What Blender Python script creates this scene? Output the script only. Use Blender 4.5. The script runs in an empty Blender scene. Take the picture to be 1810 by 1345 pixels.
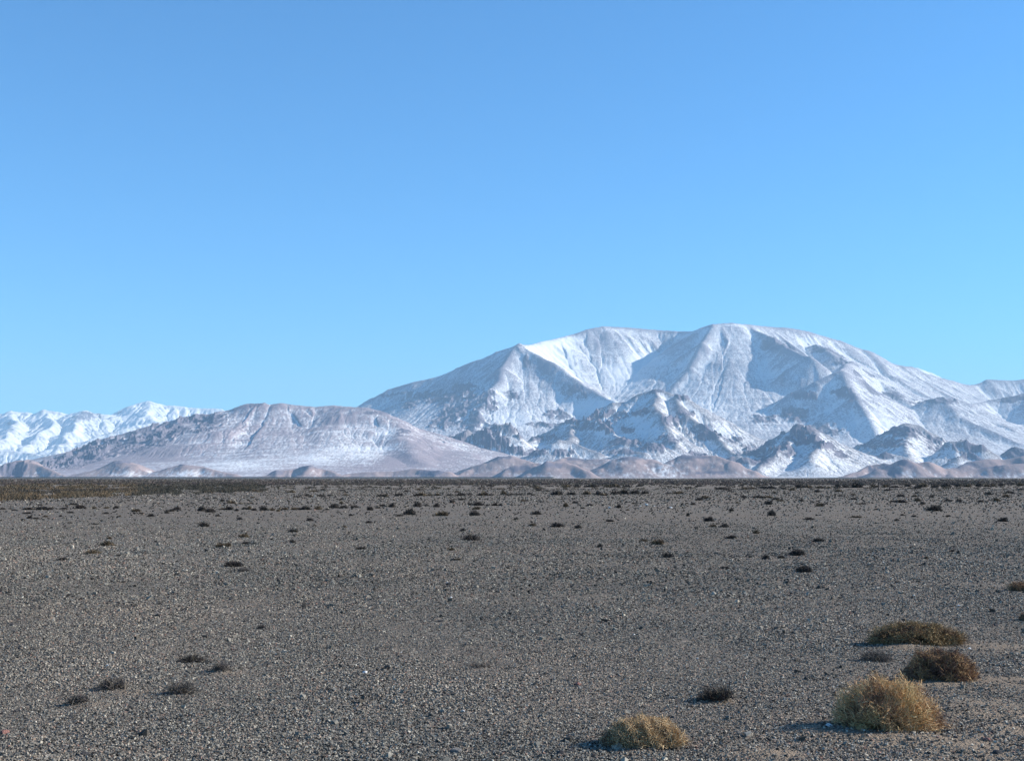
import bpy, math, random
import numpy as np

# ------------------------------------------------------------------ camera, sky, sun, exposure
C = bpy.context.scene.collection
sc = bpy.context.scene
FPX = 2300.0                      # focal length in photo pixels (photo 1810 wide)
CAMZ = 1.6
TILT = math.atan(172.0 / FPX)
cam = bpy.data.cameras.new('camera')
cam.sensor_width = 36.0
cam.lens = FPX / 1810.0 * 36.0
cam.clip_start = 0.1
cam.clip_end = 120000
camo = bpy.data.objects.new('camera', cam)
camo.location = (0, 0, CAMZ)
camo.rotation_euler = (math.pi / 2 + TILT, 0, 0)
C.objects.link(camo)
sc.camera = camo

SUN_EL = math.radians(27)
SUN_AZ = math.radians(10)          # measured from +x (right of picture) towards +y (away)
SUNV = (math.cos(SUN_AZ) * math.cos(SUN_EL), math.sin(SUN_AZ) * math.cos(SUN_EL), math.sin(SUN_EL))
world = bpy.data.worlds.new("World")
sc.world = world
world.use_nodes = True
wn = world.node_tree
sky = wn.nodes.new('ShaderNodeTexSky')
sky.sky_type = 'NISHITA'
sky.sun_disc = False
sky.sun_elevation = SUN_EL
sky.sun_rotation = math.pi / 2 - SUN_AZ
sky.altitude = 3900
sky.air_density = 1.45
sky.dust_density = 0.0
sky.ozone_density = 10.0
bg = wn.nodes['Background']
bg.inputs['Strength'].default_value = 0.094
tint = wn.nodes.new('ShaderNodeMix'); tint.data_type = 'RGBA'; tint.blend_type = 'MULTIPLY'
tint.inputs[0].default_value = 1.0
tint.inputs[7].default_value = (0.715, 1.0, 0.93, 1)
wn.links.new(sky.outputs[0], tint.inputs[6])
wn.links.new(tint.outputs[2], bg.inputs['Color'])

sl = bpy.data.lights.new('sun', 'SUN')
sl.energy = 4.1
sl.angle = math.radians(0.5)
sl.color = (1.0, 0.94, 0.85)
so = bpy.data.objects.new('sun', sl)
C.objects.link(so)
so.location = (60, 8, 40)
from mathutils import Vector
so.rotation_euler = Vector(SUNV).to_track_quat('Z', 'Y').to_euler()

sc.view_settings.view_transform = 'Standard'
sc.view_settings.look = 'None'
sc.view_settings.exposure = 1.25
sc.view_settings.gamma = 1.0
sc.cycles.volume_bounces = 0
sc.cycles.max_bounces = 6

# ------------------------------------------------------------------ helpers
CT, ST = math.cos(TILT), math.sin(TILT)

def ray(px, py):
    u = (px - 905.0) / FPX
    v = (672.5 - py) / FPX
    return u, CT - v * ST, ST + v * CT

def at(px, py, D):
    """world point that stands D metres ahead and is seen at photo pixel px, py"""
    x, y, z = ray(px, py)
    return x / y * D, D, CAMZ + z / y * D

def ground_at(px, py):
    x, y, z = ray(px, py)
    t = CAMZ / -z
    return x * t, y * t

def hash2(ix, iy, seed):
    h = (ix.astype(np.int64) * 374761393 + iy.astype(np.int64) * 668265263 + seed * 974634777) & 0xFFFFFFFF
    h = ((h ^ (h >> 13)) * 1274126177) & 0xFFFFFFFF
    h = ((h ^ (h >> 16)) * 2246822519) & 0xFFFFFFFF
    return ((h ^ (h >> 15)) & 0xFFFFFF) / float(0xFFFFFF)

def perlin(x, y, seed=0):
    x0 = np.floor(x); y0 = np.floor(y)
    fx = x - x0; fy = y - y0
    u = fx * fx * fx * (fx * (fx * 6 - 15) + 10)
    v = fy * fy * fy * (fy * (fy * 6 - 15) + 10)
    def g(dx, dy):
        a = hash2(x0 + dx, y0 + dy, seed) * 2 * np.pi
        return np.cos(a) * (fx - dx) + np.sin(a) * (fy - dy)
    a = g(0, 0) * (1 - u) + g(1, 0) * u
    b = g(0, 1) * (1 - u) + g(1, 1) * u
    return (a * (1 - v) + b * v) * 1.5

def fbm(x, y, octs, seed=0, gain=0.5, lac=2.03):
    s = 0; a = 1.0; t = 0
    for i in range(octs):
        s = s + a * perlin(x, y, seed + i * 17)
        t += a; a *= gain; x = x * lac + 13.7; y = y * lac + 7.3
    return s / t

def ridged(x, y, octs, seed=0, gain=0.55, lac=2.1):
    s = 0; a = 1.0; t = 0; w = 1.0
    for i in range(octs):
        n = 1 - np.abs(perlin(x, y, seed + i * 29)) * 1.4
        n = np.clip(n, 0, 1) ** 2
        s = s + a * n * w
        w = np.clip(n * 1.6, 0.15, 1)
        t += a; a *= gain; x = x * lac + 3.1; y = y * lac + 9.2
    return s / t

def sstep(a, b, x):
    t = np.clip((x - a) / (b - a), 0, 1)
    return t * t * (3 - 2 * t)

def mesh_np(name, co, faces, mat=None, smooth=False, parent=None, attrs=None, col=None, quads=True):
    """one mesh object out of numpy vertex and face arrays"""
    me = bpy.data.meshes.new(name)
    co = np.asarray(co, dtype=np.float32)
    faces = np.asarray(faces, dtype=np.int32)
    n, k = faces.shape
    me.vertices.add(len(co)); me.vertices.foreach_set('co', co.ravel())
    me.loops.add(n * k); me.loops.foreach_set('vertex_index', faces.ravel())
    me.polygons.add(n)
    me.polygons.foreach_set('loop_start', np.arange(0, n * k, k, dtype=np.int32))
    me.polygons.foreach_set('loop_total', np.full(n, k, dtype=np.int32))
    me.polygons.foreach_set('use_smooth', np.full(n, smooth, dtype=bool))
    for an, av in (attrs or {}).items():
        a = me.attributes.new(an, 'FLOAT', 'POINT')
        a.data.foreach_set('value', np.asarray(av, dtype=np.float32).ravel())
    if col is not None:
        a = me.attributes.new('Col', 'FLOAT_COLOR', 'POINT')
        c4 = np.ones((len(co), 4), dtype=np.float32); c4[:, :3] = col
        a.data.foreach_set('color', c4.ravel())
    me.update(calc_edges=True)
    if mat: me.materials.append(mat)
    o = bpy.data.objects.new(name, me)
    C.objects.link(o)
    if parent: o.parent = parent
    return o

def tag(o, label=None, cat=None, group=None, kind=None):
    if label: o['label'] = label
    if cat: o['category'] = cat
    if group: o['group'] = group
    if kind: o['kind'] = kind
    return o

class NT:
    def __init__(s, name):
        s.m = bpy.data.materials.new(name); s.m.use_nodes = True
        s.t = s.m.node_tree; s.n = s.t.nodes; s.l = s.t.links
        s.b = s.n['Principled BSDF']
        s.b.inputs['Specular IOR Level'].default_value = 0.15
        s.b.inputs['Roughness'].default_value = 0.9
    def add(s, typ, **kw):
        x = s.n.new(typ)
        for k, v in kw.items(): setattr(x, k, v)
        return x
    def link(s, a, b): s.l.new(a, b)
    def attr(s, name):
        return s.add('ShaderNodeAttribute', attribute_name=name)
    def coords(s):
        return s.add('ShaderNodeTexCoord').outputs['Object']
    def noise(s, vec, scale, detail=4, rough=0.55):
        x = s.add('ShaderNodeTexNoise'); x.inputs['Scale'].default_value = scale
        x.inputs['Detail'].default_value = detail; x.inputs['Roughness'].default_value = rough
        s.link(vec, x.inputs['Vector']); return x.outputs['Fac']
    def math(s, op, a, b=None, c=None, clamp=False):
        x = s.add('ShaderNodeMath', operation=op, use_clamp=clamp)
        for i, v in enumerate((a, b, c)):
            if v is None: continue
            if isinstance(v, (int, float)): x.inputs[i].default_value = v
            else: s.link(v, x.inputs[i])
        return x.outputs[0]
    def ramp(s, fac, stops):
        x = s.add('ShaderNodeValToRGB'); e = x.color_ramp.elements
        while len(e) < len(stops): e.new(0.5)
        for i, (p, c) in enumerate(stops):
            e[i].position = p; e[i].color = (*c, 1) if len(c) == 3 else c
        s.link(fac, x.inputs['Fac']); return x.outputs['Color']
    def mix(s, fac, a, b, blend='MIX'):
        x = s.add('ShaderNodeMix', data_type='RGBA', blend_type=blend)
        for i, v in ((0, fac), (6, a), (7, b)):
            if isinstance(v, (int, float)): x.inputs[i].default_value = v
            elif isinstance(v, tuple): x.inputs[i].default_value = (*v, 1)
            else: s.link(v, x.inputs[i])
        return x.outputs[2]
    def bump(s, h, strength, dist):
        x = s.add('ShaderNodeBump'); x.inputs['Strength'].default_value = strength
        x.inputs['Distance'].default_value = dist
        s.link(h, x.inputs['Height']); s.link(x.outputs[0], s.b.inputs['Normal'])

# ------------------------------------------------------------------ mountains
def mountain_material(name, rock, rock2, snowc=(0.70, 0.71, 0.72), speck=0.35, bump=10.0, fine=0.035):
    t = NT(name)
    co = t.coords()
    mp = t.add('ShaderNodeMapping'); mp.inputs['Scale'].default_value = (1, 0.15, 1)
    t.link(co, mp.inputs['Vector']); co = mp.outputs[0]
    n1 = t.noise(co, fine, 6, 0.65)          # metres-scale mottling of thin snow over stones
    n2 = t.noise(co, 0.0035, 5, 0.6)
    sn = t.attr('snow').outputs['Fac']
    f = t.math('ADD', sn, t.math('MULTIPLY', t.math('SUBTRACT', n1, 0.5), speck * 4))
    f = t.math('ADD', f, t.math('MULTIPLY', t.math('SUBTRACT', n2, 0.5), 0.3))
    mr = t.add('ShaderNodeMapRange', interpolation_type='SMOOTHSTEP')
    mr.inputs['From Min'].default_value = 0.1; mr.inputs['From Max'].default_value = 0.9
    t.link(f, mr.inputs['Value'])
    rk = t.mix(t.math('MULTIPLY_ADD', t.math('SUBTRACT', n2, 0.5), 3.0, 0.5, clamp=True), rock, rock2)
    cr = t.attr('crag').outputs['Fac']
    rk = t.mix(cr, rk, (0.15, 0.14, 0.175))
    colr = t.mix(mr.outputs[0], rk, snowc)
    t.link(colr, t.b.inputs['Base Color'])
    t.b.inputs['Specular IOR Level'].default_value = 0.0
    t.bump(n1, 0.35, bump)
    return t.m

def blur(Z, n, mrow):
    P = np.pad(Z, ((mrow, mrow), (n, n)), mode='edge')
    cs = np.cumsum(np.cumsum(P, 0), 1)
    cs = np.pad(cs, ((1, 0), (1, 0)))
    a, b = 2 * mrow + 1, 2 * n + 1
    return (cs[a:, b:] - cs[:-a, b:] - cs[a:, :-b] + cs[:-a, :-b]) / (a * b)

def erode(X, Y, H, passes, amp, A0, seed):
    """carve branching gullies: route the water of every cell downhill and cut where it gathers"""
    nr, nc = H.shape
    dxc = np.gradient(X, axis=1); dyr = np.gradient(Y, axis=0)
    area = np.abs(dxc * dyr)
    idx = np.arange(nr * nc).reshape(nr, nc)
    for p in range(passes):
        Hn = H + 7.0 * fbm(X / 130, Y / 130, 4, seed + 7 * p, 0.7)
        best = np.zeros(H.shape); rec = idx.copy()
        for dr in (-1, 0, 1):
            for dc in (-1, 0, 1):
                if dr == 0 and dc == 0: continue
                r0, r1 = max(0, -dr), nr - max(0, dr); c0, c1 = max(0, -dc), nc - max(0, dc)
                a = (slice(r0, r1), slice(c0, c1)); b = (slice(r0 + dr, r1 + dr), slice(c0 + dc, c1 + dc))
                dist = np.hypot(X[b] - X[a], Y[b] - Y[a])
                sl_ = (Hn[a] - Hn[b]) / dist
                m = sl_ > best[a]
                best[a] = np.where(m, sl_, best[a]); rec[a] = np.where(m, idx[b], rec[a])
        order = np.argsort(-Hn.ravel()).tolist()
        rl = rec.ravel().tolist(); acc = area.ravel().tolist()
        for i in order:
            j = rl[i]
            if j != i: acc[j] += acc[i]
        acc = np.array(acc).reshape(nr, nc)
        gy = np.gradient(blur(H, 3, 1), axis=0) / dyr; gx = np.gradient(blur(H, 3, 1), axis=1) / dxc
        slope = np.hypot(gx, gy)
        dep = amp * np.log1p(acc / A0) * sstep(0.08, 0.42, slope)
        dep = 0.30 * dep + 0.45 * blur(dep, 1, 0) * 1.3 + 0.8 * blur(dep, 3, 1) + 0.6 * blur(dep, 6, 3)
        H = H - dep + blur(dep, 14, 7) * 0.9
    return H

def terrain(name, ridges, arange, ncols, drange, nrows, mat, warp=120, crag_blobs=(), snow_blobs=(), snow0=0.5,
            fbm_amp=30, gul=1.0, base=None, floor_cut=-5.0, curv=1.0, k=18.0, seed=1, alt_snow=None, rowpow=1.0, streak=0.0, dome=False, rnd=60.0, rid=0.0, wscale=900.0, nscale=1.0, ero=(0, 0, 1)):
    A = np.linspace(arange[0], arange[1], ncols)
    r = np.linspace(0, 1, nrows) ** rowpow
    Dv = drange[0] + (drange[1] - drange[0]) * r
    X = A[None, :] * Dv[:, None]
    Y = np.repeat(Dv[:, None], ncols, 1)
    wx = X + warp * fbm(X / wscale, Y / wscale, 4, seed + 3)
    wy = Y + warp * fbm(X / wscale, Y / wscale, 4, seed + 57)
    H1 = np.full(X.shape, -1e4); H2 = np.full(X.shape, -1e4)
    T = np.zeros(X.shape); DD = np.zeros(X.shape); RI = np.zeros(X.shape); HS = np.zeros(X.shape)
    for ri, R in enumerate(ridges):
        pts, slope = R[0], R[1]
        P = [at(*p) if p[2] > 1000 else at(p[0], p[1], p[2] * 1000) for p in pts]
        hb = np.full(X.shape, -1e4); tb = np.zeros(X.shape); db = np.zeros(X.shape)
        acc = 0.0
        if len(P) == 1: P = [P[0], (P[0][0] + 30, P[0][1], P[0][2])]
        for (x0, y0, z0), (x1, y1, z1) in zip(P[:-1], P[1:]):
            dx, dy = x1 - x0, y1 - y0
            L = math.hypot(dx, dy) + 1e-6
            tt = ((wx - x0) * dx + (wy - y0) * dy) / (L * L)
            tc = np.clip(tt, 0, 1)
            d = np.hypot(wx - x0 - tc * dx, wy - y0 - tc * dy)
            d = np.sqrt(d * d + rnd * rnd) - rnd
            z = z0 + tc * (z1 - z0)
            # concave profile: straight flank, long foot
            w = np.maximum(z, 30) / slope
            u = d / w
            if dome:
                h = z * (0.5 * (1 / (1 + (u * 1.25) ** 2.2)) + 0.5 * np.exp(-1.1 * u) - 0.13) / 0.87
            else:
                h = z * (np.exp(-u * 1.05) - 0.14) / 0.86
            h = h - 9 * np.clip(u, 0, 1.5)
            m = h > hb
            hb = np.where(m, h, hb); tb = np.where(m, acc + tc * L, tb); db = np.where(m, d, db)
            acc += L
        m = hb > H1
        H2 = np.where(m, H1, np.maximum(H2, hb))
        T = np.where(m, tb, T); DD = np.where(m, db, DD); RI = np.where(m, ri, RI)
        H1 = np.where(m, hb, H1)
    sep = sstep(0, 70, H1 - H2)
    # soft join of ridges in the valleys
    H = H1 + k * np.log1p(np.exp(-np.clip((H1 - H2) / k, 0, 30)))
    hgt = np.clip(H / (150 if dome else 500), 0, 1)
    if dome: hgt = hgt * 0.35
    g = ridged(T / 330 + RI * 31.7, DD / 1500 + RI * 5.1, 3, seed + 200) - 0.45
    H = H + gul * 85 * g * sep * sstep(20, 450, DD) * hgt
    g2 = ridged(T / 110 + RI * 11.7, DD / 700 + RI * 5.1, 2, seed + 250) - 0.45
    H = H + gul * 24 * g2 * sstep(0, 150, DD) * sep * hgt
    H = H + fbm_amp * fbm(X / 420 / nscale, Y / 800 / nscale, 5, seed + 5, 0.5) * sstep(0, 500, H + 60) * (0.35 + 0.65 * sstep(0, 300, DD))
    H = H + fbm_amp * 0.25 * (ridged(X / 120, Y / 240, 3, seed + 71) - 0.4) * hgt
    if rid:
        H = H + rid * (ridged(wx / 800, wy / 1500, 5, seed + 611, 0.6) - 0.4) * sstep(0, 500, H)
    crag = np.zeros(X.shape)
    pxx = 905 + FPX * X / Y
    rc = ridged(wx / 210, wy / 420, 4, seed + 91, 0.6)
    rn = fbm(X / 160, Y / 160, 4, seed + 8, 0.6)
    if ero[0]: H = erode(X, Y, H, ero[0], ero[1], ero[2], seed)
    rn2 = fbm(X / 60, Y / 150, 3, seed + 18, 0.6)
    for (px, py, D, rx, ry, amp) in crag_blobs:
        x0, y0, z0 = at(px, py, D * 1000)
        s = D * 1000 / FPX
        # the blob is an upright region of the hillside: its width and its band of heights
        q = ((X - x0) / (rx * s)) ** 2 + ((H - z0) / (ry * s)) ** 2 + ((Y - y0) / 1300.0) ** 2
        b = sstep(1.35, 0.45, q + rn * 1.7 + rn2 * 1.5)
        crag = np.maximum(crag, b)
        H = H + 0.85 * amp * b * (rc - 0.3)
    if base is not None:
        B = base(X, Y)
        kk = 12.0
        H = np.maximum(H, B) + kk * np.log1p(np.exp(-np.abs(H - B) / kk))
    # curvature: snow gathers in hollows, crests are blown clean
    cv = (blur(H, 4, 2) - H) / 6.0 + (blur(H, 16, 8) - H) / 30.0
    snow = snow0 + curv * 0.28 * np.clip(cv, -1.2, 1.4)
    if alt_snow: snow = snow + alt_snow[1] * sstep(alt_snow[0][0], alt_snow[0][1], H)
    if streak:
        snow = snow + streak * (ridged((X + 0.6 * Y) / 700, (Y - 0.3 * X) / 130, 3, seed + 300) - 0.45)
    snow = snow + 0.15 * fbm(X / 700, Y / 1100, 3, seed + 400)
    for (px, py, D, rx, ry, amp) in snow_blobs:
        x0, y0, z0 = at(px, py, D * 1000)
        s = D * 1000 / FPX
        q = ((X - x0) / (rx * s)) ** 2 + ((H - z0) / (ry * s)) ** 2 + ((Y - y0) / 2500.0) ** 2
        snow = snow + amp * np.exp(-q * 1.2)
    snow = snow - crag * 0.66 * (0.5 + 0.8 * rc)
    co = np.stack([X, Y, H], -1).reshape(-1, 3)
    idx = np.arange(nrows * ncols).reshape(nrows, ncols)
    f = np.stack([idx[:-1, :-1], idx[:-1, 1:], idx[1:, 1:], idx[1:, :-1]], -1).reshape(-1, 4)
    hm = H.reshape(-1)
    keep = (hm[f].max(1) > floor_cut)
    f = f[keep]
    used = np.zeros(len(co), bool); used[f.ravel()] = True
    remap = np.cumsum(used) - 1
    o = mesh_np(name, co[used], remap[f], mat, smooth=True,
                attrs={'snow': snow.reshape(-1)[used], 'crag': crag.reshape(-1)[used]})
    return tag(o, kind='structure')

def a_of(px): return (px - 905.0) / FPX

m_far = mountain_material('far_snow_rock', (0.33, 0.32, 0.33), (0.42, 0.40, 0.40), speck=0.2, fine=0.015, bump=14)
m_main = mountain_material('massif_snow_rock', (0.205, 0.20, 0.24), (0.25, 0.24, 0.275), speck=0.5, fine=0.06)
m_left = mountain_material('ridge_thin_snow', (0.30, 0.25, 0.27), (0.245, 0.215, 0.24), speck=0.42, fine=0.06)
m_foot = mountain_material('foothill_snow_rock', (0.23, 0.215, 0.23), (0.20, 0.19, 0.205), speck=0.5, fine=0.07)
m_brown = mountain_material('brown_hill_rock', (0.34, 0.255, 0.24), (0.24, 0.195, 0.20), speck=0.5, fine=0.05)

# --- the far snow-covered range at the left and the snow peak that looks over at the right
far_ridges = [
 ([(-140,742,33),(-60,740,33),(0,733,33),(20,728,33),(45,729,33),(60,733,33),(80,726,33),(105,729,33),(125,734,33),(148,727,32.5),
   (165,731,33),(185,733,33),(205,735,33.5),(222,722,34),(245,713,34),(265,710,34),(285,716,34),(310,718,34),(335,721,34),(385,724,34),(410,735,34),(470,760,34)], 0.42),
 ([(148,727,32.5),(135,745,31.5),(125,762,30.5),(110,785,29)], 0.5),
 ([(205,737,33),(170,750,32),(130,765,31),(100,790,29.5)], 0.5),
 ([(290,745,31),(240,752,30.5),(190,765,30),(150,780,29.5),(100,800,28.5)], 0.5),
 ([(80,728,33),(95,750,31.5),(70,770,30),(40,790,29)], 0.5),
 ([(20,730,33),(30,755,31),(0,780,29),(-40,800,28)], 0.5),
 ([(-60,742,33),(-40,770,31),(-60,800,29)], 0.5),
 ([(-90,800,27),(-20,795,27),(30,797,27),(70,806,26.5),(110,815,26)], 0.4),
 ([(265,712,34),(258,735,32.5),(300,755,31.5)], 0.5),
]
terrain('far_snow_mountains', far_ridges, (a_of(-220), a_of(560)), 640, (21000, 36000), 330, m_far, warp=220,
        snow0=1.0, fbm_amp=24, gul=0.7, curv=0.9, seed=11, k=30, rnd=80, streak=0.8, rid=34, ero=(2, 16, 12000), crag_blobs=[(160,738,32.6,16,10,50),(208,731,33.3,5,6,40),(10,748,31.5,12,6,40)],
        snow_blobs=[(265,730,33.5,45,18,0.5),(160,738,32.6,22,10,-0.4),(60,835,26,140,30,-0.35)])
terrain('far_snow_peak', [([(1560,665,31),(1600,655,31),(1620,650,31),(1640,657,31),(1665,669,31),(1700,690,31)], 0.5)],
        (a_of(1500), a_of(1780)), 120, (28000, 34000), 90, m_far, snow0=1.3, fbm_amp=40, seed=21)

# --- the main massif with the valley floor that climbs towards it
def valley_floor(X, Y):
    return -4 + sstep(-0.15, -0.04, X / Y) * (np.maximum(0, Y - 9500) * 0.0135 + np.maximum(0, Y - 14000) * 0.03 + 6 + 6 * fbm(X / 900, Y / 900, 3, 77))

main_ridges = [
 # skyline, left shoulder up to the first peak
 ([(520,790,20.2),(600,748,20.2),(650,717,20.1),(662,703,20.1),(690,687,20),(735,675,19.9),(775,665,19.8),(810,650,19.6),(845,636,19.4),(880,621,19.2),(918,609,19)], 0.60),
 # first peak to the dome, skyline behind the basin
 ([(918,609,19),(935,610,19.6),(985,598,20.2),(1010,592,20.5),(1040,583,20.7),(1070,577,20.8),(1110,579,21),(1160,583,21.1),(1200,586,21),(1212,586,20.9),(1232,586,20.4)], 0.62),
 # second dome and long right shoulder
 ([(1230,586,20.5),(1245,579,20),(1262,574,20),(1295,571,20),(1340,576,20.3),(1390,580,20.6),(1430,586,20.7),(1480,601,20.8),(1530,620,20.8),(1560,637,20.8),(1590,648,20.8),(1612,648,21),(1630,658,21.3),(1660,667,21.5),(1700,679,22),(1720,682,22.4)], 0.60),
 ([(1720,682,22.4),(1745,671,22.5),(1790,673,22.5),(1830,668,22.5),(1900,675,22.5),(2050,720,22.5)], 0.55),
 # first peak: ridge to the right down into the valley mouth, ridge to the left, spurs towards us
 ([(922,611,18.9),(950,627,18.6),(985,648,18.2),(1030,679,17.6),(1065,699,17.1),(1100,716,16.6)], 0.72),
 ([(915,612,18.8),(870,648,18.6),(830,676,18.7),(790,698,18.8),(755,720,18.9),(715,738,19.1)], 0.74),
 ([(912,615,18.8),(890,650,18.2),(868,690,17.5),(850,725,16.9),(835,760,16.2)], 0.66),
 ([(868,690,17.5),(820,715,17.3),(790,740,17.1),(760,775,16.8)], 0.7),
 # dome spurs into the bright basin
 ([(1060,579,20.9),(1085,602,20.7),(1100,640,20.5),(1108,672,20.3),(1104,700,20.1)], 0.7),
 # second dome: sharp ridge down to the left, its face, central spurs
 ([(1262,576,19.9),(1240,606,19.3),(1205,627,19.2),(1175,649,19.2),(1140,675,19.2),(1100,704,19.25)], 0.95),
 ([(1243,608,19.25),(1218,648,18.7),(1190,690,18.2),(1172,725,17.7)], 0.85),
 # right part: ridge that comes forward to a knee, then drops to the left
 ([(1320,577,20.2),(1350,590,19.6),(1390,613,18.8),(1432,632,18.1)], 0.85),
 ([(1432,632,18.1),(1395,653,18.1),(1340,687,18.3),(1295,710,18.5),(1245,737,18.7)], 0.8),
 # next ridge in front of it
 ([(1500,640,18.9),(1486,655,17.3),(1445,674,17.1),(1400,694,17.1),(1360,718,17.2),(1320,745,17.4),(1285,772,17.6)], 0.8),
 ([(1488,656,17.2),(1510,700,16.5),(1535,740,15.8),(1550,778,15.1)], 0.6),
 ([(1445,608,20),(1470,630,19.4),(1500,645,19.1),(1540,668,18.8),(1575,690,18.2),(1640,735,17.2),(1700,772,16.3),(1760,806,15.5)], 0.5),
 ([(1530,620,20.7),(1580,665,19.8),(1640,700,19.0),(1690,730,18.2)], 0.5),
 ([(1590,648,20.8),(1650,690,20),(1700,710,19.5)], 0.5),
 # ranges at the far right
 ([(1618,722,17.4),(1635,709,17.4),(1660,702,17.4),(1690,705,17.5),(1712,714,17.8),(1740,711,18.1),(1775,702,18.2),(1812,697,18.2),(1860,690,18.2),(1960,730,18.2)], 0.5),
 ([(1670,712,17.2),(1690,733,16.8),(1730,752,16.4),(1765,768,16.0),(1800,785,15.6)], 0.5),
 ([(1812,697,18.2),(1830,740,17.2),(1850,790,16.0)], 0.5),
]
main_crags = [(745,700,18.9,50,8,40),(820,690,18.4,26,14,60),(815,730,17.6,30,20,70),(880,760,16.6,26,8,50),(905,700,17.6,14,10,40),(1030,700,17.2,10,8,50),(960,750,16.2,30,6,50),(1340,745,17,22,10,50),(1400,735,16.8,24,14,60),(1455,760,16,26,12,60),(1420,700,17,18,8,50),(1480,700,17,14,14,40),(1390,600,19.2,26,12,40),(1360,610,19.2,14,10,30),(1575,700,18,24,8,30),(1490,625,19.6,20,8,40),(1510,660,18.2,12,10,50),(800,705,18.3,60,16,45),(860,710,17.2,22,22,70),(790,745,17.1,25,22,60),(840,750,16.7,28,25,45),(930,640,18.5,8,12,40),
 (1545,660,18.8,14,8,70),(1500,640,19.2,22,14,50),(1450,615,19.8,20,10,40),(1520,690,17.8,24,16,30),
 (1660,708,17.3,35,7,50),(1010,690,17.6,16,12,50),(985,730,16.6,22,10,50),
 (690,690,18.7,60,6,40),(730,718,18.6,14,10,40),(1790,705,18.2,45,8,30),(1390,610,19.3,30,16,25)]
main_snow_and_shade = [(870,700,17.8,30,30,0.2),(1150,640,20.4,26,20,0.3),(1010,600,20.3,22,10,0.5),(1560,680,19,30,14,0.2),(975,625,20,45,28,0.9),(1010,660,19,30,25,0.5),(1100,665,19.2,40,35,0.55),(1130,630,20,30,25,0.35),(1070,720,17,60,18,0.7),(1060,605,20.3,14,26,-0.35),  # negative entries at dark left-facing faces paint their shade as thinner snow
 (1180,605,20.5,25,14,-0.35),(1090,585,20.8,40,6,0.2),(1230,592,20.4,30,8,0.35),(1230,720,17.5,60,22,0.35),(1340,660,18.8,22,20,0.3),(1270,640,19,50,30,-0.05),(1390,620,19.2,40,18,-0.4),
 (1430,605,20.3,22,12,0.5),(1520,760,16.5,60,28,0.5),(1450,690,17.8,20,14,0.2),(1560,720,18,50,20,0.2),(1295,576,20,25,4,0.5),(900,740,16.5,60,20,0.4),
 (880,650,18.5,40,25,-0.15),(960,650,18.3,25,30,-0.35),(1600,680,20,60,20,0.0),(1760,740,18.5,60,30,0.1),(1740,690,22,60,18,-0.1),(760,680,18.8,60,10,-0.1),
 (1420,830,12,120,22,0.4),(1700,800,14,120,22,0.25),(1040,800,14,120,20,0.25),(700,800,16,80,40,0.1)]
terrain('snowy_mountain', main_ridges, (a_of(430), a_of(2150)), 1500, (8600, 24500), 560, m_main, warp=90, rowpow=0.75,
        crag_blobs=main_crags, snow_blobs=main_snow_and_shade, snow0=0.46, fbm_amp=17, gul=0.42, base=valley_floor, floor_cut=-3.9, curv=0.75, seed=31, k=26, rnd=50, ero=(2, 1.7, 5000))

# --- the lower snowy foothills in front of it
foot_ridges = [
 ([(935,778,14.2),(960,764,14),(985,750,14),(1000,744,14),(1025,744,14),(1045,733,14),(1060,722,14),(1080,713,14),(1108,710,14),(1130,695,14),(1155,689,14),(1185,698,13.9),(1205,700,13.8),(1240,724,13.7),(1280,753,13.6),(1330,785,13.5),(1365,800,13.4)], 0.62),
 ([(1045,735,14),(1065,752,13.4),(1090,775,12.9),(1130,790,12.5),(1170,803,12.2)], 0.6),
 ([(1150,690,14),(1165,725,13.2),(1185,760,12.6),(1200,790,12.1)], 0.6),
 ([(1190,699,13.8),(1215,735,13.2),(1250,757,12.9),(1275,785,12.5),(1300,803,12.2)], 0.62),
 ([(1000,746,14),(1010,770,13.3),(990,790,12.8)], 0.6),
 ([(965,765,14),(930,782,13.6),(890,795,13.2),(850,805,13)], 0.5),
 ([(775,812,12.9),(800,776,13),(815,765,13),(832,759,13),(845,765,13),(857,760,13),(872,768,13),(888,749,13),(905,750,13),(925,772,13),(945,790,13)], 0.95),
 ([(1140,800,12.0),(1160,783,12),(1180,790,12),(1205,808,12)], 0.6),
 ([(1080,808,11.9),(1105,795,11.9),(1140,800,11.8)], 0.5),
 ([(960,795,12.2),(990,778,12.3),(1010,780,12.3),(1050,800,12)], 0.5),
 ([(1262,820,11.4),(1300,806,11.5),(1340,789,11.6),(1378,767,11.7),(1395,763,11.7),(1412,750,11.7),(1428,752,11.7),(1448,775,11.7),(1480,797,11.6),(1520,816,11.5),(1560,830,11.4)], 0.62),
 ([(1390,765,11.7),(1385,790,11.2),(1360,810,10.8),(1340,830,10.4)], 0.6),
 ([(1428,753,11.7),(1445,790,11),(1430,815,10.5)], 0.55),
 ([(1498,800,13.2),(1530,787,13.3),(1560,769,13.3),(1590,750,13.3),(1600,748,13.3),(1622,751,13.3),(1640,768,13.2),(1665,782,13.1),(1700,795,13)], 0.62),
 ([(1595,750,13.3),(1600,785,12.4),(1610,815,11.7)], 0.55),
 ([(1668,800,12),(1685,780,12.1),(1710,779,12.1),(1732,788,12),(1750,803,11.9)], 0.7),
 ([(1690,808,11.2),(1710,800,11.3),(1745,812,11.2)], 0.6),
 ([(1545,815,11.6),(1565,800,11.7),(1600,808,11.6)], 0.5),
 ([(1750,812,12),(1775,800,12),(1795,791,12),(1830,800,12),(1900,780,12),(1990,800,12)], 0.6),
 ([(1300,815,10.9),(1320,808,10.9),(1345,822,10.8)], 0.6),
]
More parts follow.
